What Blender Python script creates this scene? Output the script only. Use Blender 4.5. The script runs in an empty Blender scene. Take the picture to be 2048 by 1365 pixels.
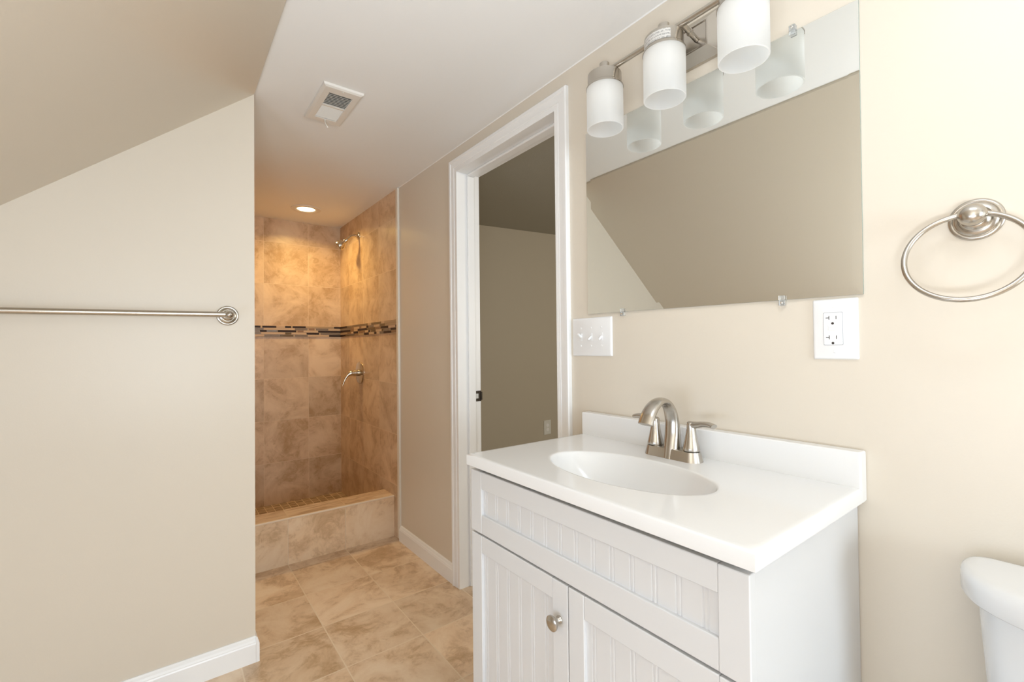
import bpy, bmesh, math, random
from mathutils import Vector, Matrix
random.seed(7)
SC = bpy.context.scene
COL = SC.collection
W = 1.14            # plane of the mirror wall (x)
CEIL = 2.1618       # flat ceiling height
YK = 1.9708         # plane of the towel bar wall (y)
XE = 0.268          # free edge of that wall
YB = 3.8021         # shower back wall

# ------------------------------------------------------------------ camera
F_PX, YAW, PITCH, ROLL = 909.4932, .6501, .0139, -.0104
fw = Vector((math.sin(YAW)*math.cos(PITCH), math.cos(YAW)*math.cos(PITCH), math.sin(PITCH)))
rt = Vector((math.cos(YAW), -math.sin(YAW), 0)); up = rt.cross(fw)
r2 = rt*math.cos(ROLL)+up*math.sin(ROLL); u2 = up*math.cos(ROLL)-rt*math.sin(ROLL)
cd = bpy.data.cameras.new('camera'); cam = bpy.data.objects.new('camera', cd); COL.objects.link(cam)
cam.matrix_world = Matrix(((r2.x, u2.x, -fw.x, 0), (r2.y, u2.y, -fw.y, 0), (r2.z, u2.z, -fw.z, 1.1711), (0, 0, 0, 1)))
cd.sensor_width = 36; cd.lens = F_PX/2048*36; cd.clip_start = .01
SC.camera = cam

# ------------------------------------------------------------------ world, lights, exposure
SC.view_settings.view_transform = 'Standard'; SC.view_settings.look = 'None'
SC.view_settings.gamma = 1; SC.view_settings.use_curve_mapping = False
SC.view_settings.exposure = 0.03
wd = bpy.data.worlds.new('world'); SC.world = wd; wd.use_nodes = True
wd.node_tree.nodes['Background'].inputs[0].default_value = (.8, .9, 1, 1)
wd.node_tree.nodes['Background'].inputs[1].default_value = .5

def area(name, loc, rot, sx, sy, power, col, shape='RECTANGLE', spread=180):
    l = bpy.data.lights.new(name, 'AREA'); l.shape = shape; l.size = sx
    if shape in ('RECTANGLE', 'ELLIPSE'): l.size_y = sy
    l.energy = power; l.color = col; l.spread = math.radians(spread)
    o = bpy.data.objects.new(name, l); COL.objects.link(o); o.location = loc; o.rotation_euler = rot
    return o
# fill lights added behind the camera and at the knee wall, set at added windows
area('back_fill_light', (.20, -2.52, 1.10), (math.radians(90), 0, 0), .86, 1.0, 32.5, (.79, .905, 1), spread=150)
area('knee_fill_light', (-1.19, .2, .68), (0, math.radians(-90), 0), .40, 1.0, 10, (.67, .80, 1))
# overhead and upward fill lights added out of view
area('overhead_fill_light', (.42, -.02, 2.14), (0, 0, 0), .28, .62, 3.9, (.83, .91, 1))
area('upward_fill_light', (-.30, -.25, .85), (math.radians(180), 0, 0), .3, .3, 21, (.86, .93, 1))
# warm recessed can in the shower
area('shower_can_light', (.785, 3.415, 2.150), (0, 0, 0), .105, .105, 5.0, (1, .67, .23), 'DISK', spread=150)
# fill light added to brighten the adjoining room, no source seen
area('adjoining_fill_light', (3.6, -.4, 1.5), (math.radians(90), 0, math.radians(20)), .8, .9, 35, (1, .92, .79))

# ------------------------------------------------------------------ materials
def lin(c):
    return tuple(((v/255)/12.92 if v/255 <= .04045 else ((v/255+.055)/1.055)**2.4) for v in c)+(1,)
def mat(name, color, rough=.5, metal=0, spec=.5, bump=None, **kw):
    m = bpy.data.materials.new(name); m.use_nodes = True
    n = m.node_tree.nodes; b = n['Principled BSDF']
    b.inputs['Base Color'].default_value = color; b.inputs['Roughness'].default_value = rough
    b.inputs['Metallic'].default_value = metal; b.inputs['Specular IOR Level'].default_value = spec
    for k, v in kw.items(): b.inputs[k.replace('_', ' ')].default_value = v
    if bump:
        sc, st, dist = bump
        tc = n.new('ShaderNodeTexCoord'); no = n.new('ShaderNodeTexNoise'); bp = n.new('ShaderNodeBump')
        no.inputs['Scale'].default_value = sc; no.inputs['Detail'].default_value = 3
        bp.inputs['Strength'].default_value = st; bp.inputs['Distance'].default_value = dist
        l = m.node_tree.links
        l.new(tc.outputs['Object'], no.inputs['Vector']); l.new(no.outputs['Fac'], bp.inputs['Height'])
        l.new(bp.outputs['Normal'], b.inputs['Normal'])
    return m
PAINT = mat('beige_wall_paint', (.72, .65, .55, 1), .36, spec=.42, bump=(260, .06, .002))
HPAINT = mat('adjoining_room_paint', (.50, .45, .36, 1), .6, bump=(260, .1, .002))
CEILP = mat('ceiling_paint', (.90, .895, .88, 1), .7, bump=(200, .08, .002))
TRIM = mat('white_trim_paint', (.91, .91, .905, 1), .28)
PVC = mat('cream_tile_edge', (.82, .76, .66, 1), .35)
VAN = mat('vanity_white_lacquer', (.72, .725, .735, 1), .33)
TOPM = mat('white_cultured_marble', (.86, .86, .86, 1), .13, spec=.5)
PORC = mat('white_porcelain', (.78, .79, .80, 1), .1)
PLAST = mat('white_plastic', (.88, .88, .88, 1), .3)
SLOT = mat('dark_slot', (.03, .02, .015, 1), .6)
BRONZE = mat('dark_bronze', (.06, .05, .04, 1), .35, metal=.8)
CHROME = mat('bright_chrome', (.85, .85, .84, 1), .12, metal=1)
NICK = mat('brushed_nickel', (.52, .485, .435, 1), .25, metal=1, bump=(900, .04, .0004))
NICKS = mat('satin_nickel_smooth', (.52, .485, .435, 1), .24, metal=1)
BRASSY = mat('shower_nickel', (.60, .55, .47, 1), .16, metal=1)
CLEAR = mat('clear_plastic', (.93, .95, .96, 1), .06, Transmission_Weight=.85, IOR=1.45)
MIR = mat('mirror_silver', (.80, .815, .79, 1), .0, metal=1)
MIRE = mat('mirror_edge_glass', (.28, .36, .33, 1), .15)
VENT_SHADE = mat('vent_shade_dark', (.05, .055, .05, 1), .8)
VENTM = mat('vent_white_enamel', (.80, .77, .72, 1), .35)
OUTG = mat('ivory_plastic', (.72, .72, .68, 1), .4)

def glow(name, col, st):
    m = bpy.data.materials.new(name); m.use_nodes = True; b = m.node_tree.nodes['Principled BSDF']
    b.inputs['Base Color'].default_value = (.9, .9, .9, 1)
    b.inputs['Emission Color'].default_value = col; b.inputs['Emission Strength'].default_value = st
    return m
CANLENS = glow('warm_can_lens', (1, .78, .42, 1), 6)
BULB = glow('small_bulb', (1, .93, .86, 1), 1.2)

def frosted():
    m = bpy.data.materials.new('frosted_white_glass'); m.use_nodes = True; nt = m.node_tree; n = nt.nodes; l = nt.links
    out = n['Material Output']; b = n['Principled BSDF']
    b.inputs['Base Color'].default_value = (.84, .845, .84, 1); b.inputs['Roughness'].default_value = .35
    t = n.new('ShaderNodeBsdfTranslucent'); t.inputs[0].default_value = (.97, .975, .97, 1)
    mx = n.new('ShaderNodeMixShader'); mx.inputs[0].default_value = .72
    l.new(b.outputs[0], mx.inputs[1]); l.new(t.outputs[0], mx.inputs[2]); l.new(mx.outputs[0], out.inputs[0])
    return m
FROST = frosted()

class NT:
    def __init__(s, m): s.t = m.node_tree; s.n = s.t.nodes; s.l = s.t.links
    def math(s, op, a, b=None, c=None):
        x = s.n.new('ShaderNodeMath'); x.operation = op
        for i, v in enumerate((a, b, c)):
            if v is None: continue
            if isinstance(v, (int, float)): x.inputs[i].default_value = v
            else: s.l.new(v, x.inputs[i])
        return x.outputs[0]
    def mix(s, f, a, b):
        x = s.n.new('ShaderNodeMix'); x.data_type = 'RGBA'
        for i, v in ((0, f), (6, a), (7, b)):
            if isinstance(v, (int, float, tuple)): x.inputs[i].default_value = v
            else: s.l.new(v, x.inputs[i])
        return x.outputs[2]

def tile(name, ua, va, u0, pu, v0, pv, grout=.003, cols=None, gcol=None, split=None, rough=.3, nscale=4.8, streak=None):
    """procedural stone tile: grid with grout joints, clouds and veins that change from tile to tile"""
    m = bpy.data.materials.new(name); m.use_nodes = True; k = NT(m); n = k.n; l = k.l
    b = n['Principled BSDF']; tc = n.new('ShaderNodeTexCoord'); sp = n.new('ShaderNodeSeparateXYZ')
    l.new(tc.outputs['Object'], sp.inputs[0])
    u, v = sp.outputs[ua], sp.outputs[va]
    if split:   # rows above the mosaic band start from another joint than the rows below it
        lo, zlo, zhi = split
        below = k.math('LESS_THAN', v, lo)
        org = k.math('ADD', k.math('MULTIPLY', below, zlo-zhi), zhi)
    else: org = v0
    a = k.math('DIVIDE', k.math('SUBTRACT', u, u0), pu); c = k.math('DIVIDE', k.math('SUBTRACT', v, org), pv)
    fa, fc = k.math('FRACT', a), k.math('FRACT', c)
    da = k.math('MULTIPLY', k.math('MINIMUM', fa, k.math('SUBTRACT', 1.0, fa)), pu)
    dc = k.math('MULTIPLY', k.math('MINIMUM', fc, k.math('SUBTRACT', 1.0, fc)), pv)
    g = k.math('LESS_THAN', k.math('MINIMUM', da, dc), grout/2)
    ia, ic = k.math('FLOOR', a), k.math('FLOOR', c)
    cb = n.new('ShaderNodeCombineXYZ'); l.new(ia, cb.inputs[0]); l.new(ic, cb.inputs[1])
    if split: l.new(below, cb.inputs[2])
    wn = n.new('ShaderNodeTexWhiteNoise'); wn.noise_dimensions = '3D'; l.new(cb.outputs[0], wn.inputs['Vector'])
    off = n.new('ShaderNodeVectorMath'); off.operation = 'MULTIPLY_ADD'
    l.new(wn.outputs['Color'], off.inputs[0]); off.inputs[1].default_value = (9, 9, 9); l.new(tc.outputs['Object'], off.inputs[2])
    src = off.outputs[0]
    if streak:
        mp = n.new('ShaderNodeMapping'); mp.inputs['Scale'].default_value = streak; l.new(src, mp.inputs[0]); src = mp.outputs[0]
    n1 = n.new('ShaderNodeTexNoise'); n1.inputs['Scale'].default_value = nscale; n1.inputs['Detail'].default_value = 9
    n1.inputs['Roughness'].default_value = .66; n1.inputs['Distortion'].default_value = .5; l.new(src, n1.inputs['Vector'])
    n2 = n.new('ShaderNodeTexNoise'); n2.inputs['Scale'].default_value = nscale*2.9; n2.inputs['Detail'].default_value = 10
    n2.inputs['Roughness'].default_value = .66; n2.inputs['Distortion'].default_value = .7; l.new(src, n2.inputs['Vector'])
    r1 = n.new('ShaderNodeValToRGB'); cr = r1.color_ramp
    dk, md, lt = cols
    cr.elements[0].position = .33; cr.elements[0].color = dk; cr.elements[1].position = .63; cr.elements[1].color = lt
    e = cr.elements.new(.47); e.color = md
    l.new(n1.outputs['Fac'], r1.inputs[0])
    # thin darker veins where the second noise crosses its middle
    vein = k.math('SUBTRACT', 1.0, k.math('MINIMUM', 1.0, k.math('MULTIPLY', k.math('ABSOLUTE', k.math('SUBTRACT', n2.outputs['Fac'], .43)), 11.0)))
    vein = k.math('MULTIPLY', k.math('MULTIPLY', vein, .5), k.math('MINIMUM', 1.0, k.math('MAXIMUM', 0.0, k.math('MULTIPLY', k.math('SUBTRACT', .56, n1.outputs['Fac']), 9.0))))
    c1 = k.mix(vein, r1.outputs[0], (dk[0]*.80, dk[1]*.74, dk[2]*.64, 1))
    sw = k.math('ADD', k.math('MULTIPLY', wn.outputs['Value'], .18), .91)
    hs = n.new('ShaderNodeHueSaturation'); l.new(sw, hs.inputs['Value']); l.new(c1, hs.inputs['Color'])
    c2 = k.mix(g, hs.outputs[0], gcol); l.new(c2, b.inputs['Base Color'])
    l.new(k.math('ADD', k.math('MULTIPLY', g, .4), rough), b.inputs['Roughness'])
    bp = n.new('ShaderNodeBump'); bp.inputs['Distance'].default_value = .0012; bp.inputs['Strength'].default_value = .6
    hgt = k.math('ADD', k.math('SUBTRACT', 1.0, g), k.math('MULTIPLY', n2.outputs['Fac'], .12))
    l.new(hgt, bp.inputs['Height']); l.new(bp.outputs[0], b.inputs['Normal'])
    return m
STONE = ((.55, .37, .215, 1), (.77, .575, .395, 1), (.87, .70, .52, 1))
GR = (.84, .69, .52, 1)
T_FLOOR = tile('floor_travertine_tile', 0, 1, .528, .3073, 2.03, .31, .0045, STONE, GR)
WST = ((.52, .345, .20, 1), (.66, .48, .32, 1), (.78, .60, .43, 1))
CST_LIT = ((.66, .45, .27, 1), (.85, .63, .42, 1), (.92, .73, .53, 1))  # same tile, lightened to put light into the curb front's colour
GRW = (.80, .64, .48, 1)
T_BACK = tile('shower_back_tile', 0, 2, .5765, .3105, 0, .3155, .0028, WST, GRW, split=(1.311, 1.270, 1.352))
T_SIDE = tile('shower_side_tile', 1, 2, 2.962, .31, 0, .3155, .003, WST, GRW, split=(1.311, 1.270, 1.352))
T_CURB = tile('curb_front_tile_lit', 0, 2, .528, .3073, -5, 20, .003, CST_LIT, GRW)
T_CTOP = tile('curb_top_tile', 0, 1, .841, .3073, -5, 20, .003, STONE, GR, streak=(1, 4, 1))
T_MOS = tile('shower_floor_mosaic', 0, 1, .52, .052, 2.90, .052, .005,
             ((.16, .09, .035, 1), (.42, .27, .14, 1), (.64, .47, .29, 1)), (.80, .66, .50, 1), nscale=9, streak=(.7, 5, 1))

# ------------------------------------------------------------------ mesh helpers
OFF = {}
def link(name, bm, m, parent=None, smooth=None, bevel=None, loc=None):
    """one mesh object; geometry is given in room coordinates and stored about its thing's base"""
    o_ = OFF.get(parent.name, Vector()) if parent else (Vector(loc) if loc else Vector())
    if o_.length: bmesh.ops.translate(bm, vec=-o_, verts=bm.verts)
    bmesh.ops.recalc_face_normals(bm, faces=bm.faces)
    me = bpy.data.meshes.new(name); bm.to_mesh(me); bm.free()
    for x in (m if isinstance(m, (list, tuple)) else [m]): me.materials.append(x)
    o = bpy.data.objects.new(name, me); COL.objects.link(o)
    if parent: o.parent = parent
    else: o.location = o_
    OFF[o.name] = o_
    if smooth is not None:
        me.polygons.foreach_set('use_smooth', [True]*len(me.polygons)); me.set_sharp_from_angle(angle=math.radians(smooth))
    if bevel:
        bv = o.modifiers.new('bevel', 'BEVEL'); bv.width = bevel; bv.segments = 3; bv.limit_method = 'ANGLE'; bv.angle_limit = math.radians(40)
        me.polygons.foreach_set('use_smooth', [True]*len(me.polygons)); bv.harden_normals = True
        me.set_sharp_from_angle(angle=math.radians(35))
    return o
def thing(name, loc, label, cat, group=None):
    o = bpy.data.objects.new(name, None); COL.objects.link(o); o.location = loc; o.empty_display_size = .05
    OFF[o.name] = Vector(loc); return tag(o, label, cat, group)
def tag(o, label, cat, group=None):
    o['label'] = label; o['category'] = cat
    if group: o['group'] = group
    return o
def struct(o): o['kind'] = 'structure'; return o
def B(): return bmesh.new()
def box(bm, x0, x1, y0, y1, z0, z1, mi=0):
    v = [bm.verts.new((x, y, z)) for x in (x0, x1) for y in (y0, y1) for z in (z0, z1)]
    fs = [bm.faces.new([v[i] for i in q]) for q in ((0, 1, 3, 2), (4, 6, 7, 5), (0, 4, 5, 1), (2, 3, 7, 6), (0, 2, 6, 4), (1, 5, 7, 3))]
    for f in fs: f.material_index = mi
    return bm
def prism(bm, pts, axis, a0, a1, mi=0):
    """polygon pts in the two other axes, extruded along axis from a0 to a1"""
    def P(p, a):
        q = list(p); q.insert(axis, a); return bm.verts.new(q)
    lo = [P(p, a0) for p in pts]; hi = [P(p, a1) for p in pts]; n = len(pts)
    fs = [bm.faces.new(lo), bm.faces.new(hi[::-1])]+[bm.faces.new((lo[i], lo[(i+1) % n], hi[(i+1) % n], hi[i])) for i in range(n)]
    for f in fs: f.material_index = mi
    return bm
def frame_of(d):
    d = Vector(d).normalized(); a = Vector((0, 0, 1)) if abs(d.z) < .9 else Vector((0, 1, 0))
    e1 = d.cross(a).normalized(); return d, e1, e1.cross(d)
def loft(bm, rings, cap0=True, cap1=True, closed=True, mi=0):
    R = [[bm.verts.new(p) for p in r] for r in rings]; n = len(R[0])
    for a, b in zip(R, R[1:]):
        for i in range(n if closed else n-1):
            bm.faces.new((a[i], a[(i+1) % n], b[(i+1) % n], b[i])).material_index = mi
    if cap0 and closed: bm.faces.new(R[0][::-1]).material_index = mi
    if cap1 and closed: bm.faces.new(R[-1]).material_index = mi
    return R
def lathe(bm, org, axis, prof, n=48, cap0=True, cap1=True):
    """prof: (distance along axis, radius)"""
    d, e1, e2 = frame_of(axis); org = Vector(org)
    return loft(bm, [[org+d*h+(e1*math.cos(t)+e2*math.sin(t))*r for t in [2*math.pi*i/n for i in range(n)]] for h, r in prof], cap0, cap1)
def tube(bm, pts, r, n=16, wid=None, cap=True, up=None):
    """swept tube; r radius or list; wid = list of second half-axis along `up`"""
    pts = [Vector(p) for p in pts]; rings = []; ref = Vector(up) if up else None
    for i, p in enumerate(pts):
        t = (pts[min(i+1, len(pts)-1)]-pts[max(i-1, 0)]).normalized()
        if ref is None: _, e1, e2 = frame_of(t)
        else:
            e1 = (ref-t*ref.dot(t)).normalized(); e2 = e1.cross(t)
        if ref is None: ref = e1
        ra = r[i] if isinstance(r, (list, tuple)) else r; rb = wid[i] if wid else ra
        rings.append([p+e1*math.cos(q)*rb+e2*math.sin(q)*ra for q in [2*math.pi*k/n for k in range(n)]])
    return loft(bm, rings, cap, cap)
def smooth_path(pts, m=6):
    P = [Vector(p) for p in pts]; out = []
    for i in range(len(P)-1):
        a, b, c, d = P[max(i-1, 0)], P[i], P[i+1], P[min(i+2, len(P)-1)]
        for k in range(m):
            t = k/m
            out.append(.5*((2*b)+(c-a)*t+(2*a-5*b+4*c-d)*t*t+(3*b-a-3*c+d)*t**3))
    out.append(P[-1]); return out
def lerp_list(v, m=6):
    out = []
    for a, b in zip(v, v[1:]): out += [a+(b-a)*k/m for k in range(m)]
    return out+[v[-1]]

# ------------------------------------------------------------------ setting
struct(link('floor', box(B(), -1.35, 1.20, -2.60, 2.74, -.06, 0), T_FLOOR))
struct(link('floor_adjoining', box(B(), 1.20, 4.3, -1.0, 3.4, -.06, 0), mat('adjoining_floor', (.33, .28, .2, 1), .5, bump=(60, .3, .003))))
struct(link('floor_shower', box(B(), .2, W, 2.88, 3.82, -.06, .0132), T_MOS))
# mirror wall with the door opening
DY0, DY1, DZ = 1.2185, 1.9235, 2.035
b = B()
box(b, W, 1.254, -2.60, DY0-.012, 0, 2.30); box(b, W, 1.254, DY0-.012, DY1+.012, DZ+.012, 2.30); box(b, W, 1.254, DY1+.012, 2.66, 0, 2.30)
struct(link('wall_right', b, PAINT))
# wall with the towel bar; its top follows the sloped ceiling
SL = .833
b = B(); prism(b, [(-1.35, 0), (XE, 0), (XE, 2.2), (XE-.004, 2.1481+.003), (-1.35, 2.1481+.003-SL*(XE-.004+1.35))], 1, YK, 2.70)
struct(link('wall_left', b, PAINT))
struct(link('wall_shower_left', box(B(), .10, XE, 2.70, 3.83, 0, 2.25), T_SIDE))
struct(link('wall_shower_back', box(B(), .10, 1.26, YB, 3.92, 0, 2.25), T_BACK))
b = B(); box(b, W-.006, 1.254, 2.655, YB, 0, 2.25)
struct(link('wall_shower_right', b, T_SIDE))
b = B(); box(b, -1.35, -1.22, -2.60, -.3, 0, 1.1); box(b, -1.35, -1.22, .7, YK, 0, 1.1); box(b, -1.35, -1.22, -.3, .7, 0, .47); box(b, -1.35, -1.22, -.3, .7, .88, 1.1)
struct(link('wall_knee', b, PAINT))
w2 = struct(link('added_window_2', box(B(), -1.30, -1.29, -.3, .7, .47, .88), mat('added_knee_window_pane', (.9, .95, 1, 1), .02, Transmission_Weight=1.0)))  # window added to the unseen knee wall to go with the fill light
b = B(); box(b, -1.31, -1.24, -.3, -.26, .47, .88); box(b, -1.31, -1.24, .66, .7, .47, .88); box(b, -1.31, -1.24, -.26, .66, .47, .51); box(b, -1.31, -1.24, -.26, .66, .84, .88)
link('added_window_frame', b, TRIM, w2)
# back wall behind the camera; its window is added to light the room
b = B(); wx0, wx1, wz0, wz1 = -.25, .65, .58, 1.62
box(b, -1.35, wx0, -2.72, -2.60, 0, 2.25); box(b, wx1, 1.254, -2.72, -2.60, 0, 2.25)
box(b, wx0, wx1, -2.72, -2.60, 0, wz0); box(b, wx0, wx1, -2.72, -2.60, wz1, 2.25)
struct(link('wall_back', b, PAINT))
win = struct(link('added_window_1', box(B(), wx0, wx1, -2.68, -2.67, wz0, wz1), mat('added_window_pane', (.9, .95, 1, 1), .02, Transmission_Weight=1.0)))
b = B(); t = .05
box(b, wx0, wx0+t, -2.70, -2.62, wz0, wz1); box(b, wx1-t, wx1, -2.70, -2.62, wz0, wz1)
box(b, wx0+t, wx1-t, -2.70, -2.62, wz0, wz0+t); box(b, wx0+t, wx1-t, -2.70, -2.62, wz1-t, wz1); box(b, wx0+t, wx1-t, -2.70, -2.62, 1.08, 1.12)
link('added_window_frame', b, TRIM, win)
# ceilings
struct(link('ceiling', box(B(), XE-.004, 1.254, -2.72, 3.92, CEIL, 2.30), CEILP))
b = B(); zs = lambda x: 2.1481+.004-SL*(XE-x)
prism(b, [(-1.45, zs(-1.45)), (XE, zs(XE)), (XE, 2.42), (-1.45, zs(-1.45)+.25)], 1, -2.72, YK)
struct(link('ceiling_slope', b, PAINT))
# adjoining room seen through the doorway
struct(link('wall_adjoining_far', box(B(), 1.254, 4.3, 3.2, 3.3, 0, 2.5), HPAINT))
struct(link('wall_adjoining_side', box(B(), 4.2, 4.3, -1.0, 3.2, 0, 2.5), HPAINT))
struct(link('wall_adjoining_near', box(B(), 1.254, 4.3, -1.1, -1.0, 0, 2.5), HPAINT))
b = B(); zc = lambda x: 2.2063+.0452*(x-2.0968)
prism(b, [(1.24, zc(1.24)), (4.3, zc(4.3)), (4.3, 2.6), (1.24, 2.6)], 1, -1.1, 3.3)
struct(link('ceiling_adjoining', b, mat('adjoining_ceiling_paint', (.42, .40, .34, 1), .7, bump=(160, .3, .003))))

# baseboards
def bb_prof(h=.094, t=.013):   # (out, z)
    return [(0, 0), (t, 0), (t, h*.72), (t*.86, h*.77), (t*.86, h*.80), (t*.62, h*.87), (t*.50, h*.95), (t*.30, h), (0, h)]
b = B(); prism(b, [(W-o, z) for o, z in bb_prof()], 1, 1.99, 2.637)
struct(link('baseboard_right', b, TRIM))
b = B(); prism(b, [(W-o, z) for o, z in bb_prof()], 1, -2.60, .305)
struct(link('baseboard_right_near', b, TRIM))
b = B()
pf = [(YK-o, z) for o, z in bb_prof()]
prism(b, pf, 0, -1.22, XE+.0005)
prism(b, [(XE+o, z) for o, z in bb_prof(t=.012)], 1, YK-.013, 2.70)
struct(link('baseboard_left', b, TRIM))

b = B(); prism(b, [(W-.003, CEIL), (W, CEIL-.003), (W+.002, CEIL)], 1, -2.6, 2.632)
struct(link('trim_4', b, CEILP))
# tile edge bead, curb
b = B(); box(b, W-.012, W+.02, 2.632, 2.662, .012, CEIL-.001)
struct(link('trim_1', b, PVC, bevel=.004))
b = B(); box(b, .2, W, 2.7265, 2.886, 0, .2527)
for f in b.faces: f.material_index = 1 if f.calc_center_median().z > .25 else 0
curb = struct(link('curb_shower', b, [T_CURB, T_CTOP]))
b = B(); box(b, .2, W-.004, 2.7225, 2.737, .2445, .2555)
link('edge_strip', b, mat('peach_edge_strip', (.88, .72, .55, 1), .35), curb, bevel=.004)

# mosaic bands
PAL = {'d': mat('mosaic_dark_glass', (.034, .017, .008, 1), .4, spec=.25), 'g': mat('mosaic_grey_stone', (.21, .16, .12, 1), .3),
       'o': mat('mosaic_olive_glass', (.15, .10, .045, 1), .15), 'n': mat('mosaic_brown_stone', (.26, .15, .08, 1), .35),
       'l': mat('mosaic_cream_stone', (.58, .42, .29, 1), .4), 'b': mat('mosaic_beige_stone', (.42, .30, .19, 1), .4)}
KEY = list(PAL); MBED = mat('mosaic_grout', (.60, .45, .31, 1), .7)
BACK = [[('d', .509, .555), ('d', .565, .66), ('l', .66, .718), ('d', .718, .763), ('d', .77, .867), ('b', .867, 1.076), ('d', 1.078, 1.141)], [('g', .509, .575), ('l', .575, .786), ('g', .786, .88), ('n', .887, .932), ('g', .94, 1.036), ('l', 1.036, 1.141)], [('g', .509, .549), ('d', .549, .596), ('o', .596, .668), ('d', .668, .798), ('n', .805, .851), ('l', .851, .957), ('d', .957, 1.14)], [('g', .509, .557), ('l', .557, .719), ('o', .719, .764), ('l', .764, .871), ('d', .871, .966), ('g', .974, 1.14)], [('l', .509, .578), ('g', .578, .682), ('o', .682, .779), ('g', .786, .881), ('l', .881, 1.04), ('d', 1.04, 1.138)]]
SIDE = [[('d', 3.729, 3.621), ('o', 3.621, 3.511), ('o', 3.505, 3.159), ('l', 3.159, 3.096), ('o', 3.09, 2.91), ('l', 2.91, 2.854), ('b', 2.854, 2.665)], [('g', 3.725, 3.536), ('n', 3.536, 3.46), ('l', 3.46, 3.336), ('n', 3.336, 3.292), ('l', 3.292, 3.186), ('d', 3.186, 3.147), ('g', 3.133, 3.043), ('l', 3.043, 2.941), ('o', 2.933, 2.847), ('b', 2.845, 2.665)], [('d', 3.729, 3.539), ('n', 3.539, 3.457), ('l', 3.457, 3.374), ('d', 3.371, 3.18), ('o', 3.18, 3.021), ('n', 3.021, 2.915), ('d', 2.915, 2.788), ('l', 2.788, 2.676), ('d', 2.674, 2.665)], [('b', 3.725, 3.614), ('n', 3.614, 3.522), ('l', 3.522, 3.467), ('d', 3.467, 3.365), ('n', 3.349, 3.218), ('l', 3.218, 3.15), ('d', 3.147, 3.113), ('o', 3.099, 3.007), ('l', 3.007, 2.9), ('o', 2.9, 2.869), ('g', 2.869, 2.767), ('d', 2.755, 2.665)], [('d', 3.729, 3.658), ('o', 3.658, 3.443), ('n', 3.437, 3.358), ('b', 3.358, 3.239), ('d', 3.233, 3.139), ('l', 3.139, 3.037), ('d', 3.035, 2.994), ('l', 2.994, 2.938), ('g', 2.933, 2.869), ('d', 2.869, 2.741), ('n', 2.741, 2.665)]]
zr = lambda r: (1.352-.0164*r-.0008, 1.352-.0164*(r+1)+.0012)
b = B(); box(b, XE, W-.006, YB-.006, YB, 1.270, 1.352, len(KEY))
for r, row in enumerate(BACK):
    z1, z0 = zr(r); row = list(row); x = .509
    while x > XE+.03:
        w = random.uniform(.04, .15); row.append((random.choice('dglon'), max(x-w, XE+.002), x)); x -= w
    for c, a, e in row: box(b, a+.001, min(e, W-.007)-.001, YB-.008, YB-.003, z0, z1, KEY.index(c))
struct(link('trim_2', b, [PAL[k] for k in KEY]+[MBED]))
b = B(); box(b, W-.010, W-.005, 2.663, YB-.006, 1.270, 1.352, len(KEY))
for r, row in enumerate(SIDE):
    z1, z0 = zr(r); row = list(row)
    row[0] = (row[0][0], YB-.008, row[0][2])
    for c, a, e in row: box(b, W-.012, W-.007, min(a, e)+.001, max(a, e)-.001, z0, z1, KEY.index(c))
struct(link('trim_3', b, [PAL[k] for k in KEY]+[MBED]))

# door frame: jamb, stop, casing, strike plate
b = B(); J0, J1 = 1.130, 1.262
box(b, J0, J1, DY1, DY1+.012, 0, DZ+.012); box(b, J0, J1, DY0-.012, DY0, 0, DZ+.012); box(b, J0, J1, DY0, DY1, DZ, DZ+.012)
door = struct(link('door_1', b, TRIM, bevel=.0015))
b = B()
box(b, 1.188, 1.228, DY1-.011, DY1, 0, DZ-.011); box(b, 1.188, 1.228, DY0, DY0+.011, 0, DZ-.011); box(b, 1.188, 1.228, DY0, DY1, DZ-.011, DZ)
link('door_stop', b, TRIM, door, bevel=.004)
def casing(bm):
    # profile: (distance from the opening edge, thickness)
    pr = [(0, 0), (0, .007), (.004, .0095), (.013, .0095), (.016, .0075), (.019, .0105), (.042, .0125), (.045, .0155), (.056, .0165), (.060, .013), (.060, 0)]
    ya, yb, zt = DY0-.006, DY1+.006, DZ+.006
    path = []
    for (y, z, sy, sz) in ((ya, 0, -1, 0), (ya, zt, -1, 1), (yb, zt, 1, 1), (yb, 0, 1, 0)):
        path.append([(W-t_, y+sy*d, z+sz*d) for d, t_ in pr])
    loft(bm, path, True, True, True)
b = B(); casing(b); link('door_casing', b, TRIM, door, smooth=20)
b = B(); box(b, 1.221, 1.2635, DY1-.0016, DY1+.002, .902, .955); box(b, 1.2595, 1.268, DY1-.005, DY1+.002, .908, .949)
sp = link('strike_plate', b, BRONZE, door, bevel=.001)
b = B(); box(b, 1.226, 1.246, DY1-.0026, DY1-.001, .917, .941); link('latch_hole', b, mat('bare_latch_metal', (.62, .62, .60, 1), .45), sp)
b = B()
for z in (.908, .949): lathe(b, (1.239, DY1-.001, z), (0, -1, 0), [(0, .003), (.0016, .0022)], 12)
link('screw', b, CHROME, sp)

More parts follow.
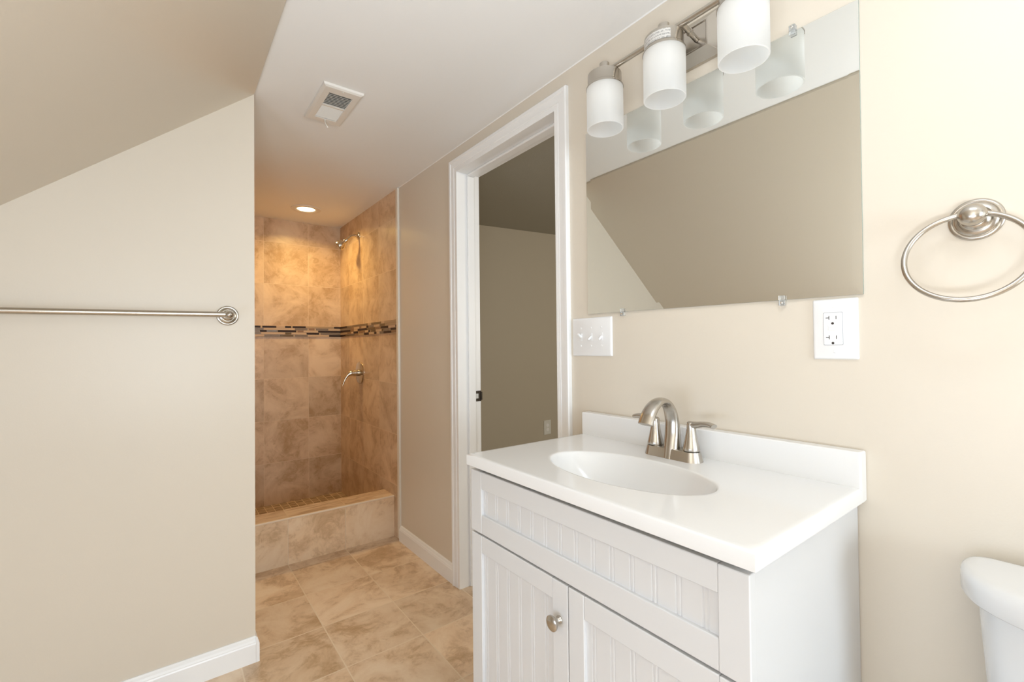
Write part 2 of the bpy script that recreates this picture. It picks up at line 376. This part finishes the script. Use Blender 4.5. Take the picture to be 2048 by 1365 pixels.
# ------------------------------------------------------------------ vanity cabinet
van = thing('vanity_cabinet', (.90, .69, 0), 'white beadboard vanity cabinet with two doors under the sink top', 'cabinet')
CY0, CY1 = .3215, 1.0700
b = B(); box(b, .688, W-.003, CY0, CY0+.018, .0, .8496); box(b, .688, W-.003, CY1-.018, CY1, 0, .8496)
box(b, .700, W-.003, CY0+.018, CY1-.018, .10, .118); box(b, .74, .755, CY0+.018, CY1-.018, 0, .10); box(b, W-.012, W-.003, CY0+.018, CY1-.018, .118, .8496)
box(b, .688, .706, CY0+.018, CY1-.018, .66, .80); box(b, .688, .706, CY0+.018, CY1-.018, .10, .125)
box(b, .688, .706, (CY0+CY1)/2-.02, (CY0+CY1)/2+.02, .125, .70)
link('carcass', b, VAN, van, bevel=.0012)
GROOVES = [1.0082-.0474*k for k in range(14)]
def panel_mesh(bm, y0, y1, z0, z1, x):
    """recessed beadboard with paired grooves, as one sheet with a back"""
    pr = [(x, y0)]
    for g in sorted(GROOVES):
        if g-.008 < y0 or g+.008 > y1: continue
        for c in (g-.0042, g+.0042): pr += [(x, c-.0023), (x+.0020, c-.0010), (x+.0020, c+.0004), (x, c+.0023)]
    pr += [(x, y1), (x+.007, y1), (x+.007, y0)]
    prism(bm, pr, 2, z0, z1)
def front(name, y0, y1, z0, z1, ls, rs, tr, br, label=None):
    """y1 is the left edge as seen from the room; stile and rail widths"""
    xf, xb = .668, .6865; b = B()
    box(b, xf, xb, y1-ls, y1, z0, z1); box(b, xf, xb, y0, y0+rs, z0, z1)
    box(b, xf+.0006, xb, y0+rs, y1-ls, z1-tr, z1); box(b, xf+.0006, xb, y0+rs, y1-ls, z0, z0+br)
    o = link(name, b, VAN, van, bevel=.0022)
    b = B(); panel_mesh(b, y0+rs-.001, y1-ls+.001, z0+br-.001, z1-tr+.001, xf+.0075)
    link('beadboard_panel', b, VAN, o, smooth=20)
    return o
front('false_drawer_front', .3198, 1.0715, .6740, .8385, .0498, .0486, .0460, .0506)
d1 = front('door', .6962, 1.0700, .115, .6688, .0480, .0475, .0455, .06)
d2 = front('door', .3198, .6938, .115, .6688, .0440, .0486, .0478, .06)
b = B(); kp = (.668, .7205, .5895)
lathe(b, kp, (-1, 0, 0), [(0, .0085), (.0025, .0085), (.005, .0062), (.010, .0048), (.015, .0052), (.018, .010), (.0195, .0150), (.0215, .0163), (.0245, .0160), (.0268, .0125), (.0280, .0065), (.0284, .001)], 40)
k = link('knob', b, NICK, d1, smooth=50); k['label'] = 'round brushed nickel knob'

# ------------------------------------------------------------------ vanity top with moulded basin and backsplash
top = thing('sink_countertop', (.90, .69, .8496), 'glossy white one-piece vanity top with oval basin and backsplash', 'sink')
TX0, TX1, TY0, TY1, TZ0, TZ1 = .6558, 1.130, .3058, 1.0741, .8496, .8805
ECX, ECY, EA, EB = .860, .70, .120, .220
b = B(); N = 128
def rect_pt(ang, x0, x1, y0, y1):
    cx, cy = ECX, ECY; dx, dy = EA*math.cos(ang), EB*math.sin(ang)
    tt = min(((x1-cx)/dx if dx > 1e-9 else (x0-cx)/dx if dx < -1e-9 else 1e9), ((y1-cy)/dy if dy > 1e-9 else (y0-cy)/dy if dy < -1e-9 else 1e9))
    return cx+dx*tt, cy+dy*tt
angs = [2*math.pi*i/N for i in range(N)]
for (x, y) in ((TX0, TY0), (TX0, TY1), (TX1, TY0), (TX1, TY1)):     # move the nearest sample onto each corner
    a = math.atan2((y-ECY)/EB, (x-ECX)/EA) % (2*math.pi); i = min(range(N), key=lambda q: abs((angs[q]-a+math.pi) % (2*math.pi)-math.pi)); angs[i] = a
def rr(ins, z): return [(*rect_pt(a, TX0+ins, TX1-ins, TY0+ins, TY1-ins), z) for a in angs]
def er(s, z, sx=0): return [(ECX+sx+EA*s*math.cos(a), ECY+EB*s*math.sin(a), z) for a in angs]
rings = [rr(.003, TZ0), rr(0, TZ0+.002), rr(0, TZ1-.0040), rr(.0012, TZ1-.0012), rr(.0040, TZ1), rr(.012, TZ1), er(1.05, TZ1), er(1.014, TZ1), er(1.002, TZ1-.0008), er(.992, TZ1-.003), er(.978, TZ1-.010), er(.955, TZ1-.021),
         er(.91, TZ1-.039), er(.82, TZ1-.067), er(.66, TZ1-.094), er(.48, TZ1-.114), er(.28, TZ1-.124), er(.11, TZ1-.127)]
loft(b, rings, False, True)
# underside skirt so the slab reads solid from below
inner = [(ECX+EA*1.1*math.cos(a), ECY+EB*1.1*math.sin(a), TZ0) for a in angs]
loft(b, [rr(.003, TZ0), inner], False, False)
link('basin_slab', b, TOPM, top, smooth=50)
b = B(); box(b, 1.106, W-.0005, TY0-.0002, TY1+.0002, TZ0, .9528)
link('backsplash', b, TOPM, top, bevel=.004)
b = B(); lathe(b, (ECX, ECY, TZ1-.128), (0, 0, 1), [(0, .022), (.003, .021), (.0036, .017), (.002, .012), (.002, .001)], 32)
link('drain', b, CHROME, top, smooth=40)

# ------------------------------------------------------------------ faucet
fx, fy, fz = 1.052, .695, TZ1
fau = thing('faucet', (fx, fy, fz), 'brushed nickel two-handle faucet with high arched spout behind the basin', 'faucet')
def stadium(hl, hw, z, n=40, cx=fx):
    out = []
    for i in range(n):
        t = 2*math.pi*i/n; s = 1 if math.sin(t) >= 0 else -1
        out.append((cx+hw*math.cos(t), fy+(hl-hw)*s+hw*math.sin(t), z))
    return out
b = B(); loft(b, [stadium(.0805, .0275, fz+.0001), stadium(.0800, .0272, fz+.002), stadium(.0755, .0235, fz+.020), stadium(.0745, .0225, fz+.0245), stadium(.070, .019, fz+.026)])
link('base_plate', b, NICK, fau, smooth=35)
b = B()
path = smooth_path([(1.050, fy, fz), (1.051, fy, fz+.03), (1.052, fy, fz+.065), (1.049, fy, fz+.100), (1.038, fy, fz+.128), (1.018, fy, fz+.146), (.993, fy, fz+.149), (.968, fy, fz+.138), (.949, fy, fz+.118), (.938, fy, fz+.097)], 6)
thick = lerp_list([.0275, .0225, .0165, .0120, .0095, .0092, .0095, .0105, .0118, .0122], 6)
wid = lerp_list([.0245, .0225, .0205, .0190, .0182, .0180, .0184, .0195, .0208, .0210], 6)
tube(b, path, thick, 28, wid, True, (0, 1, 0))
link('spout', b, NICK, fau, smooth=45)
for s in (-1, 1):
    hy = fy+s*.0525; b = B()
    lathe(b, (fx, hy, fz+.0245), (0, 0, 1), [(0, .0180), (.0018, .0180), (.0020, .0208), (.004, .0212), (.012, .0196), (.030, .0155), (.045, .0128), (.058, .0112), (.066, .0108), (.070, .0112), (.0725, .0095), (.073, .002)], 32)
    lp = smooth_path([(fx, hy-s*.006, fz+.0915), (fx, hy+s*.012, fz+.0915), (fx-.002, hy+s*.030, fz+.0955), (fx-.004, hy+s*.048, fz+.0975), (fx-.006, hy+s*.064, fz+.0945)], 5)
    tube(b, lp, lerp_list([.0080, .0088, .0072, .0064, .0058], 5), 16, lerp_list([.010, .011, .0095, .0105, .0115], 5), True, (1, 0, 0))
    h_ = link('handle', b, NICK, fau, smooth=45)

# ------------------------------------------------------------------ mirror
mir = thing('wall_mirror', (W-.003, .6845, 1.2765), 'large frameless rectangular mirror on the wall above the sink', 'mirror')
MP = [(1.0664, 1.2804), (.3040, 1.2725), (.3020, 1.8819), (1.0664, 1.8931)]    # (y, z) bottom left, bottom right, top right, top left
cy_, cz_ = sum(p[0] for p in MP)/4, sum(p[1] for p in MP)/4
def inset(d): return [(y-(d if y > cy_ else -d), z-(d if z > cz_ else -d)) for y, z in MP]
b = B(); loft(b, [[(W-.0050, y, z) for y, z in MP], [(W-.0052, y, z) for y, z in inset(.019)]], False, True)
link('silvered_face', b, MIR, mir)
b = B(); loft(b, [[(W-.0005, y, z) for y, z in MP], [(W-.00495, y, z) for y, z in MP]], True, False)
link('glass_edge', b, MIRE, mir)

CLIPLAB = ['clear plastic mirror clip under the mirror above the light switches', 'clear plastic mirror clip under the mirror nearest the white outlet', 'clear plastic mirror clip on the top edge of the mirror']
def clip(i, y, z, flip):
    c = thing('mirror_clip', (W-.0002, y, z), CLIPLAB[i], 'clip', 'clear clips holding the mirror')
    s = -1 if flip else 1
    b = B(); box(b, W-.0115, W-.0004, y-.0065, y+.0065, min(z-s*.013, z-s*.0006), max(z-s*.013, z-s*.0006)); box(b, W-.0115, W-.0075, y-.0065, y+.0065, min(z-s*.0006, z+s*.010), max(z-s*.0006, z+s*.010))
    link('body', b, CLEAR, c, bevel=.0012)
    b = B(); lathe(b, (W-.0112, y, z-s*.0068), (-1, 0, 0), [(0, .0032), (.0012, .0030), (.0018, .001)], 16); link('screw', b, CHROME, c, smooth=40)
zb = lambda y: MP[1][1]+(MP[0][1]-MP[1][1])*(y-MP[1][0])/(MP[0][0]-MP[1][0])
zt = lambda y: MP[2][1]+(MP[3][1]-MP[2][1])*(y-MP[2][0])/(MP[3][0]-MP[2][0])
clip(0, .9188, zb(.9188), False); clip(1, .457, zb(.457), False); clip(2, .4245, zt(.4245), True)

# ------------------------------------------------------------------ vanity light
vl = thing('vanity_light', (W, .6955, 1.985), 'three-shade brushed nickel vanity light on the wall above the mirror', 'light')
PC, PZ = .6955, 1.981
def sq(h, hv, x): return [(x, PC+h, PZ-hv), (x, PC-h, PZ-hv), (x, PC-h, PZ+hv), (x, PC+h, PZ+hv)]
b = B(); loft(b, [sq(.112, .060, W-.0004), sq(.112, .060, W-.011), sq(.109, .0575, W-.013), sq(.083, .035, W-.034), sq(.079, .031, W-.034), sq(.077, .029, W-.031)])
link('back_plate', b, NICKS, vl, bevel=.0008)
XR, ZR = W-.0985, 1.988
b = B(); tube(b, [(XR, .9015, ZR), (XR, .4885, ZR)], .0075, 20); link('rod', b, NICK, vl, smooth=40)
for dy in (-.052, .052):
    b = B(); lathe(b, (W-.031, PC+dy, PZ-.007), (XR-(W-.031), 0, ZR-PZ+.007), [(0, .0068), (.030, .0068), (.0305, .0088), (.036, .0088), (.0365, .0068), (.067, .0068)], 20); link('arm', b, NICK, vl, smooth=40)
TICK = None
for i, y in enumerate((.8998, .6965, .4917)):
    b = B()
    lathe(b, (XR, y, 1.945), (0, 0, 1), [(-.006, .0548), (-.003, .0548), (.004, .0500), (.005, .0495), (.035, .0495), (.037, .0475), (.0375, .0145), (.070, .0145), (.072, .0125)], 48)
    cap_ = link('socket_cap', b, NICK, vl, smooth=35)
    b = B(); zt_, zb_ = 1.946, 1.8175; R = .0535
    lathe(b, (XR, y, 0), (0, 0, 1), [(zt_, .042), (zt_, R-.004), (zt_-.004, R), (zb_+.001, R), (zb_, R-.0008), (zb_, R-.0032), (zb_+.001, R-.004), (zt_-.006, R-.0045), (zt_-.007, .042)], 64, False, False)
    link('glass_shade', b, FROST, cap_, smooth=40)
    b = B(); lathe(b, (XR, y, 1.952), (0, 0, -1), [(0, .013), (.028, .013), (.030, .011), (.034, .016), (.050, .0175), (.066, .016), (.078, .010), (.083, .002)], 24)
    link('bulb', b, BULB, cap_, smooth=40)
    if i == 1:
        st = bpy.data.materials.new('printed_sticker'); st.use_nodes = True; q = NT(st); bs = q.n['Principled BSDF']
        tc = q.n.new('ShaderNodeTexCoord'); sx = q.n.new('ShaderNodeSeparateXYZ'); q.l.new(tc.outputs['Object'], sx.inputs[0])
        line = q.math('GREATER_THAN', q.math('FRACT', q.math('MULTIPLY', sx.outputs[2], 130.0)), .45)
        no = q.n.new('ShaderNodeTexNoise'); no.inputs['Scale'].default_value = 420; q.l.new(tc.outputs['Object'], no.inputs['Vector'])
        ink = q.math('MULTIPLY', line, q.math('GREATER_THAN', no.outputs['Fac'], .5))
        q.l.new(q.mix(ink, (.62, .60, .57, 1), (.30, .29, .28, 1)), bs.inputs['Base Color']); bs.inputs['Roughness'].default_value = .3
        b = B(); rg = []
        for z in (1.950, 1.974): rg.append([(XR+.0498*math.cos(t), y+.0498*math.sin(t), z) for t in [math.radians(128+105*j/20) for j in range(21)]])
        loft(b, rg, False, False, False)
        s_ = link('caution_sticker', b, st, cap_, smooth=60); s_['label'] = 'small pale sticker with lines of fine print'

# ------------------------------------------------------------------ switch plate and outlets
def rrect(cy, cz, hy, hz, r, x, n=5):
    out = []
    for sy, sz, a0 in ((1, 1, 0), (-1, 1, 90), (-1, -1, 180), (1, -1, 270)):
        for k in range(n+1):
            a = math.radians(a0+90*k/n); out.append((x, cy+sy*(hy-r)+r*math.cos(a), cz+sz*(hz-r)+r*math.sin(a)))
    return out
def wall_plate(bm, cy, cz, hy, hz):
    loft(bm, [rrect(cy, cz, hy, hz, .003, W-.0003), rrect(cy, cz, hy, hz, .003, W-.002), rrect(cy, cz, hy-.0022, hz-.0022, .003, W-.005), rrect(cy, cz, hy-.0055, hz-.0055, .003, W-.0064)])
sy_, sz_ = 1.0533, 1.2036
sw = thing('switch_plate', (W, sy_, sz_), 'white three-gang plate with three toggle light switches beside the doorway', 'light switch')
b = B(); wall_plate(b, sy_, sz_, .0880, .0645); link('plate', b, PLAST, sw, smooth=25)
for j, dy in enumerate((.0460, 0, -.0460)):
    b = B(); box(b, W-.0072, W-.005, sy_+dy-.0052, sy_+dy+.0052, sz_-.0125, sz_+.0125); 
    u = 1 if j == 0 else -1
    tube(b, [(W-.006, sy_+dy, sz_), (W-.0135, sy_+dy, sz_+u*.006), (W-.0205, sy_+dy, sz_+u*.011)], [.0046, .0042, .0034], 12)
    link('toggle', b, PLAST, sw, smooth=40)
    for u in (-1, 1):
        b = B(); lathe(b, (W-.0062, sy_+dy, sz_+u*.0300), (-1, 0, 0), [(0, .0034), (.0009, .0030), (.0013, .001)], 14); link('screw', b, PLAST, sw, smooth=40)
oy, oz = .3550, 1.2030
ou = thing('wall_outlet', (W, oy, oz), 'white outlet plate under the right end of the mirror', 'outlet')
b = B(); wall_plate(b, oy, oz, .0415, .0645); link('plate', b, PLAST, ou, smooth=25)
b = B(); loft(b, [rrect(oy+.0025, oz+.0005, .0178, .0352, .002, W-.0064), rrect(oy+.0025, oz+.0005, .0178, .0352, .002, W-.0066)]); 
link('painted_gap_shadow', b, mat('gap_shadow_grey', (.35, .36, .40, 1), .6), ou)  # grey sheet paints the shadow around the receptacle
ry, rz = oy+.0025, oz+.0005
b = B(); loft(b, [rrect(ry, rz, .0170, .0343, .002, W-.006), rrect(ry, rz, .0170, .0343, .002, W-.0076), rrect(ry, rz, .0164, .0337, .002, W-.0080)])
rec = link('receptacle', b, PLAST, ou, smooth=25)
xs0, xs1 = W-.0083, W-.0075
for dz in (.0238, -.0182):
    b = B(); prism(b, [(ry+.0062, rz+dz-.0042), (ry+.0074, rz+dz-.0042), (ry+.0074, rz+dz-.0007), (ry+.0130, rz+dz-.0007), (ry+.0130, rz+dz+.0007), (ry+.0074, rz+dz+.0007), (ry+.0074, rz+dz+.0042), (ry+.0062, rz+dz+.0042)], 0, xs0, xs1); link('plug_slot', b, SLOT, rec)
    b = B(); box(b, xs0, xs1, ry-.0068, ry-.0056, rz+dz-.0035, rz+dz+.0038); link('plug_slot', b, SLOT, rec)
    b = B(); lathe(b, (W-.0075, ry+.0003, rz+dz-.0122), (-1, 0, 0), [(0, .0026), (.0008, .0026)], 16); link('ground_hole', b, SLOT, rec)
for dz in (.0062, -.0005):
    b = B(); box(b, W-.0092, W-.0078, ry-.0075, ry+.0085, rz+dz-.0028, rz+dz+.0028); link('test_button', b, PLAST, rec, bevel=.0005)
for u in (-1, 1):
    b = B(); lathe(b, (W-.0062, oy, oz+u*.0480), (-1, 0, 0), [(0, .0034), (.0009, .0030), (.0013, .001)], 14); link('screw', b, PLAST, ou, smooth=40)
# outlet on the far wall of the adjoining room
hx, hz = 2.837, .4195
ho = thing('wall_outlet', (hx, 3.2, hz), 'small pale outlet low on the dim wall seen through the doorway', 'outlet')
def yrect(x0, x1, z0, z1, y): return [(x0, y, z0), (x1, y, z0), (x1, y, z1), (x0, y, z1)]
b = B(); loft(b, [yrect(hx-.043, hx+.043, hz-.066, hz+.066, 3.1997), yrect(hx-.043, hx+.043, hz-.066, hz+.066, 3.197), yrect(hx-.039, hx+.039, hz-.062, hz+.062, 3.194)]); link('plate', b, OUTG, ho)
for dz in (.02, -.02):
    b = B(); lathe(b, (hx, 3.1945, hz+dz), (0, -1, 0), [(0, .0165), (.002, .0160)], 24); link('receptacle', b, PLAST, ho, smooth=30)

# ------------------------------------------------------------------ towel ring
tr = thing('towel_ring', (W, .1395, 1.3880), 'brushed nickel towel ring hanging beside the mirror', 'towel ring')
ROS = [(0, .0362), (.003, .0366), (.005, .0355), (.0065, .0318), (.0058, .0300), (.0085, .0290), (.0105, .0268), (.0120, .0225), (.0110, .0205), (.0140, .0195), (.0165, .0150), (.0185, .0120)]
b = B(); lathe(b, (W-.0002, .1395, 1.3880), (-1, 0, 0), ROS, 56); link('rosette', b, NICK, tr, smooth=45)
b = B(); lathe(b, (W-.016, .1395, 1.3890), (-1, 0, .06), [(0, .0118), (.004, .0112), (.008, .0120), (.012, .0155), (.019, .0186), (.026, .0190), (.033, .0168), (.038, .0120), (.0405, .0060), (.041, .001)], 40); link('post', b, NICK, tr, smooth=50)
RX, RY, RZ, RR, RW, RT = 1.0857, .1467, 1.319, .0803, -.0863, .323
ea = Vector((math.sin(RW), math.cos(RW), 0)); eb = Vector((math.sin(RT)*math.cos(RW), -math.sin(RT)*math.sin(RW), math.cos(RT))); en = ea.cross(eb)
b = B(); n, m_ = 96, 16
vs = [[b.verts.new(Vector((RX, RY, RZ))+(ea*math.cos(p)+eb*math.sin(p))*(RR+.0046*math.cos(q))+en*.0046*math.sin(q)) for q in [2*math.pi*j/m_ for j in range(m_)]] for p in [2*math.pi*i/n for i in range(n)]]
for i in range(n):
    for j in range(m_): b.faces.new((vs[i][j], vs[(i+1) % n][j], vs[(i+1) % n][(j+1) % m_], vs[i][(j+1) % m_]))
link('ring', b, NICK, tr, smooth=60)

# ------------------------------------------------------------------ towel bar
tb = thing('towel_bar', (-.125, YK, 1.294), 'long brushed nickel towel bar on the left wall', 'towel bar')
for x, z in ((.180, 1.2986), (-.430, 1.2900)):
    b = B(); lathe(b, (x, YK-.0002, z), (0, -1, 0), [(h, r*.98) for h, r in ROS], 48); o = link('rosette', b, NICK, tb, smooth=45)
    b = B(); lathe(b, (x, YK-.015, z), (0, -1, 0), [(0, .0115), (.016, .0100), (.026, .0110), (.034, .0140), (.043, .0150), (.051, .0135), (.057, .0085), (.060, .002)], 32); link('post', b, NICK, tb, smooth=50)
b = B(); tube(b, [(-.428, YK-.058, 1.2905), (.178, YK-.058, 1.2992)], .0098, 24); link('bar', b, NICK, tb, smooth=40)

# ------------------------------------------------------------------ ceiling vent
vent = thing('ceiling_vent', (.537, 1.89, CEIL), 'white rectangular ceiling vent with slatted grille', 'vent')
vx0, vx1, vy0, vy1 = .4625, .6120, 1.736, 2.043
b = B()
def hr(d, z): return [(vx0+d, vy0+d, z), (vx1-d, vy0+d, z), (vx1-d, vy1-d, z), (vx0+d, vy1-d, z)]
def hole(d, z): return [(.4955-d, 1.7835-d, z), (.5815+d, 1.7835-d, z), (.5815+d, 2.001+d, z), (.4955-d, 2.001+d, z)]
loft(b, [hr(0, CEIL-.0003), hr(.002, CEIL-.008), hr(.010, CEIL-.012), hole(.002, CEIL-.012), hole(0, CEIL-.011), hole(0, CEIL-.0004)], False, False)
fr = link('frame', b, VENTM, vent, smooth=20)
b = B(); box(b, .4955, .5815, 1.7835, 2.001, CEIL-.0012, CEIL-.0006); link('duct_shade_sheet', b, VENT_SHADE, vent)  # dark sheet paints the shade inside the duct, no opening behind it
b = B(); box(b, .4955, .5815, 1.8835, 1.8925, CEIL-.012, CEIL-.002); link('centre_bar', b, VENTM, vent)
for k in range(18):
    near = k < 9; y = (1.7880+.0112*k) if near else (1.8995+.0113*(k-9)); b = B()
    s = 1 if near else -1
    # near half leans away from the room view (gaps show), far half leans over its gaps
    prism(b, [(y-s*.0040, CEIL-.0112), (y-s*.0030, CEIL-.0116), (y+s*.0040, CEIL-.0040), (y+s*.0030, CEIL-.0036)], 0, .4957, .5813)
    link('louver', b, VENTM, vent)
b = B(); tube(b, smooth_path([(.537, 2.006, CEIL-.012), (.541, 2.020, CEIL-.016), (.550, 2.034, CEIL-.020), (.558, 2.040, CEIL-.027)], 4), .0032, 12); link('damper_lever', b, VENTM, vent, smooth=50)
b = B(); lathe(b, (.537, 1.755, CEIL-.0118), (0, 0, -1), [(0, .004), (.0014, .003), (.002, .001)], 14); link('screw', b, VENTM, vent, smooth=50)

# ------------------------------------------------------------------ recessed can
can = thing('recessed_light', (.785, 3.415, CEIL), 'lit round recessed light in the ceiling over the shower', 'light')
b = B(); lathe(b, (.785, 3.415, CEIL-.0004), (0, 0, -1), [(0, .099), (.003, .098), (.006, .088), (.007, .075), (.004, .062), (.0004, .058)], 56, False, False); link('trim_ring', b, VENTM, can, smooth=50)
b = B(); lathe(b, (.785, 3.415, CEIL-.0006), (0, 0, -1), [(0, .058), (.0012, .057)], 56); link('lens', b, CANLENS, can)

# ------------------------------------------------------------------ shower fittings
XT = W-.0062
sh = thing('showerhead', (XT, 3.3534, 2.006), 'brushed metal shower head on a bent arm in the tiled shower', 'shower head')
b = B(); lathe(b, (XT, 3.3534, 2.006), (-1, 0, 0), [(0, .030), (.002, .0302), (.006, .027), (.010, .017), (.012, .0112)], 40); link('flange', b, BRASSY, sh, smooth=45)
b = B(); ap = smooth_path([(XT-.004, 3.3534, 2.006), (1.100, 3.3534, 2.004), (1.080, 3.3534, 1.997), (1.060, 3.3534, 1.980), (1.048, 3.3534, 1.966)], 5); tube(b, ap, .0105, 20); link('arm', b, BRASSY, sh, smooth=50)
b = B(); hd = Vector((-.66, .42, -.62)).normalized(); p0 = Vector((1.050, 3.3534, 1.969))
lathe(b, p0, hd, [(0, .0125), (.012, .0150), (.020, .0165), (.024, .0145), (.030, .0170), (.040, .0265), (.052, .0330), (.066, .0365), (.076, .0370), (.080, .0345), (.079, .030), (.076, .002)], 40); link('spray_head', b, BRASSY, sh, smooth=45)
va = thing('shower_valve', (XT, 3.338, .9957), 'brushed metal lever valve on a round plate on the tiled shower wall', 'valve')
b = B(); lathe(b, (XT, 3.338, .9957), (-1, 0, 0), [(0, .081), (.004, .0812), (.008, .078), (.011, .060), (.013, .040), (.0135, .024)], 56); link('escutcheon', b, BRASSY, va, smooth=40)
b = B(); lathe(b, (XT-.012, 3.338, .9957), (-1, 0, 0), [(0, .0235), (.020, .0230), (.0205, .0215), (.034, .0205)], 32); link('hub', b, BRASSY, va, smooth=40)
b = B(); lp = smooth_path([(XT-.044, 3.338, .9957), (XT-.066, 3.338, .9950), (XT-.088, 3.338, .984), (XT-.108, 3.338, .958), (XT-.122, 3.338, .925), (XT-.128, 3.338, .905)], 5)
tube(b, lp, lerp_list([.0200, .0185, .0125, .0085, .0068, .0060], 5), 20, lerp_list([.0205, .0195, .015, .0115, .0095, .0085], 5), True, (0, 1, 0)); link('lever', b, BRASSY, va, smooth=50)

# ------------------------------------------------------------------ toilet
TYC = -.065
toi = thing('toilet', (.78, TYC, 0), 'white two-piece toilet with bowed tank lid right of the vanity', 'toilet')
half = [(1.118, .205), (1.108, .219), (1.085, .225), (1.055, .223), (1.022, .213), (.992, .196), (.968, .168), (.951, .130), (.941, .085), (.935, .040)]
def smooth_outline(z, ins=0, sh=0, sc=1):
    pts = [(x, TYC+y) for x, y in half]+[(.933, TYC)]+[(x, TYC-y) for x, y in half[::-1]]
    cx = 1.03; out = []
    P = [Vector((x, y, z)) for x, y in pts]; Q = []
    n_ = len(P)
    for i in range(n_-1):
        a, b_, c, d = P[max(i-1, 0)], P[i], P[i+1], P[min(i+2, n_-1)]
        for k in range(5):
            t = k/5; Q.append(.5*((2*b_)+(c-a)*t+(2*a-5*b_+4*c-d)*t*t+(3*b_-a-3*c+d)*t**3))
    Q.append(P[-1])
    for v in Q:
        dx, dy = v.x-cx, v.y-TYC; L = math.hypot(dx, dy)
        kx = 1-ins/.09 if v.x < cx else 1-ins/.12; ky = 1-ins/.2
        out.append((cx+dx*kx+sh, TYC+dy*ky, z))
    return out
b = B(); loft(b, [smooth_outline(.765, .012), smooth_outline(.7655, .002), smooth_outline(.768, 0), smooth_outline(.789, 0), smooth_outline(.793, 0), smooth_outline(.799, .0014), smooth_outline(.8035, .0052), smooth_outline(.806, .0105), smooth_outline(.807, .019), smooth_outline(.807, .03)])
link('tank_lid', b, PORC, toi, smooth=60)
b = B(); loft(b, [smooth_outline(.41, .040), smooth_outline(.43, .034), smooth_outline(.60, .0275), smooth_outline(.72, .0205), smooth_outline(.766, .0190)])
link('tank', b, PORC, toi, smooth=60)
def ov(cx, a, bb, z, n=48, e=1.0): return [(cx+a*math.cos(t)*(1 if math.cos(t) < 0 else e), TYC+bb*math.sin(t), z) for t in [2*math.pi*i/n for i in range(n)]]
b = B(); loft(b, [ov(.80, .235, .105, 0), ov(.80, .232, .102, .03), ov(.82, .20, .088, .12), ov(.78, .235, .115, .22), ov(.74, .285, .165, .33), ov(.73, .315, .182, .385), ov(.73, .317, .184, .40), ov(.70, .20, .125, .40), ov(.70, .19, .12, .36), ov(.72, .11, .08, .27)])
box(b, .93, 1.09, TYC-.11, TYC+.11, .24, .412)
link('bowl', b, PORC, toi, smooth=50)
b = B(); loft(b, [ov(.715, .295, .184, .402), ov(.715, .300, .188, .408), ov(.715, .300, .188, .424), ov(.715, .292, .182, .432), ov(.715, .20, .12, .435)]); link('seat_lid', b, PORC, toi, smooth=50)
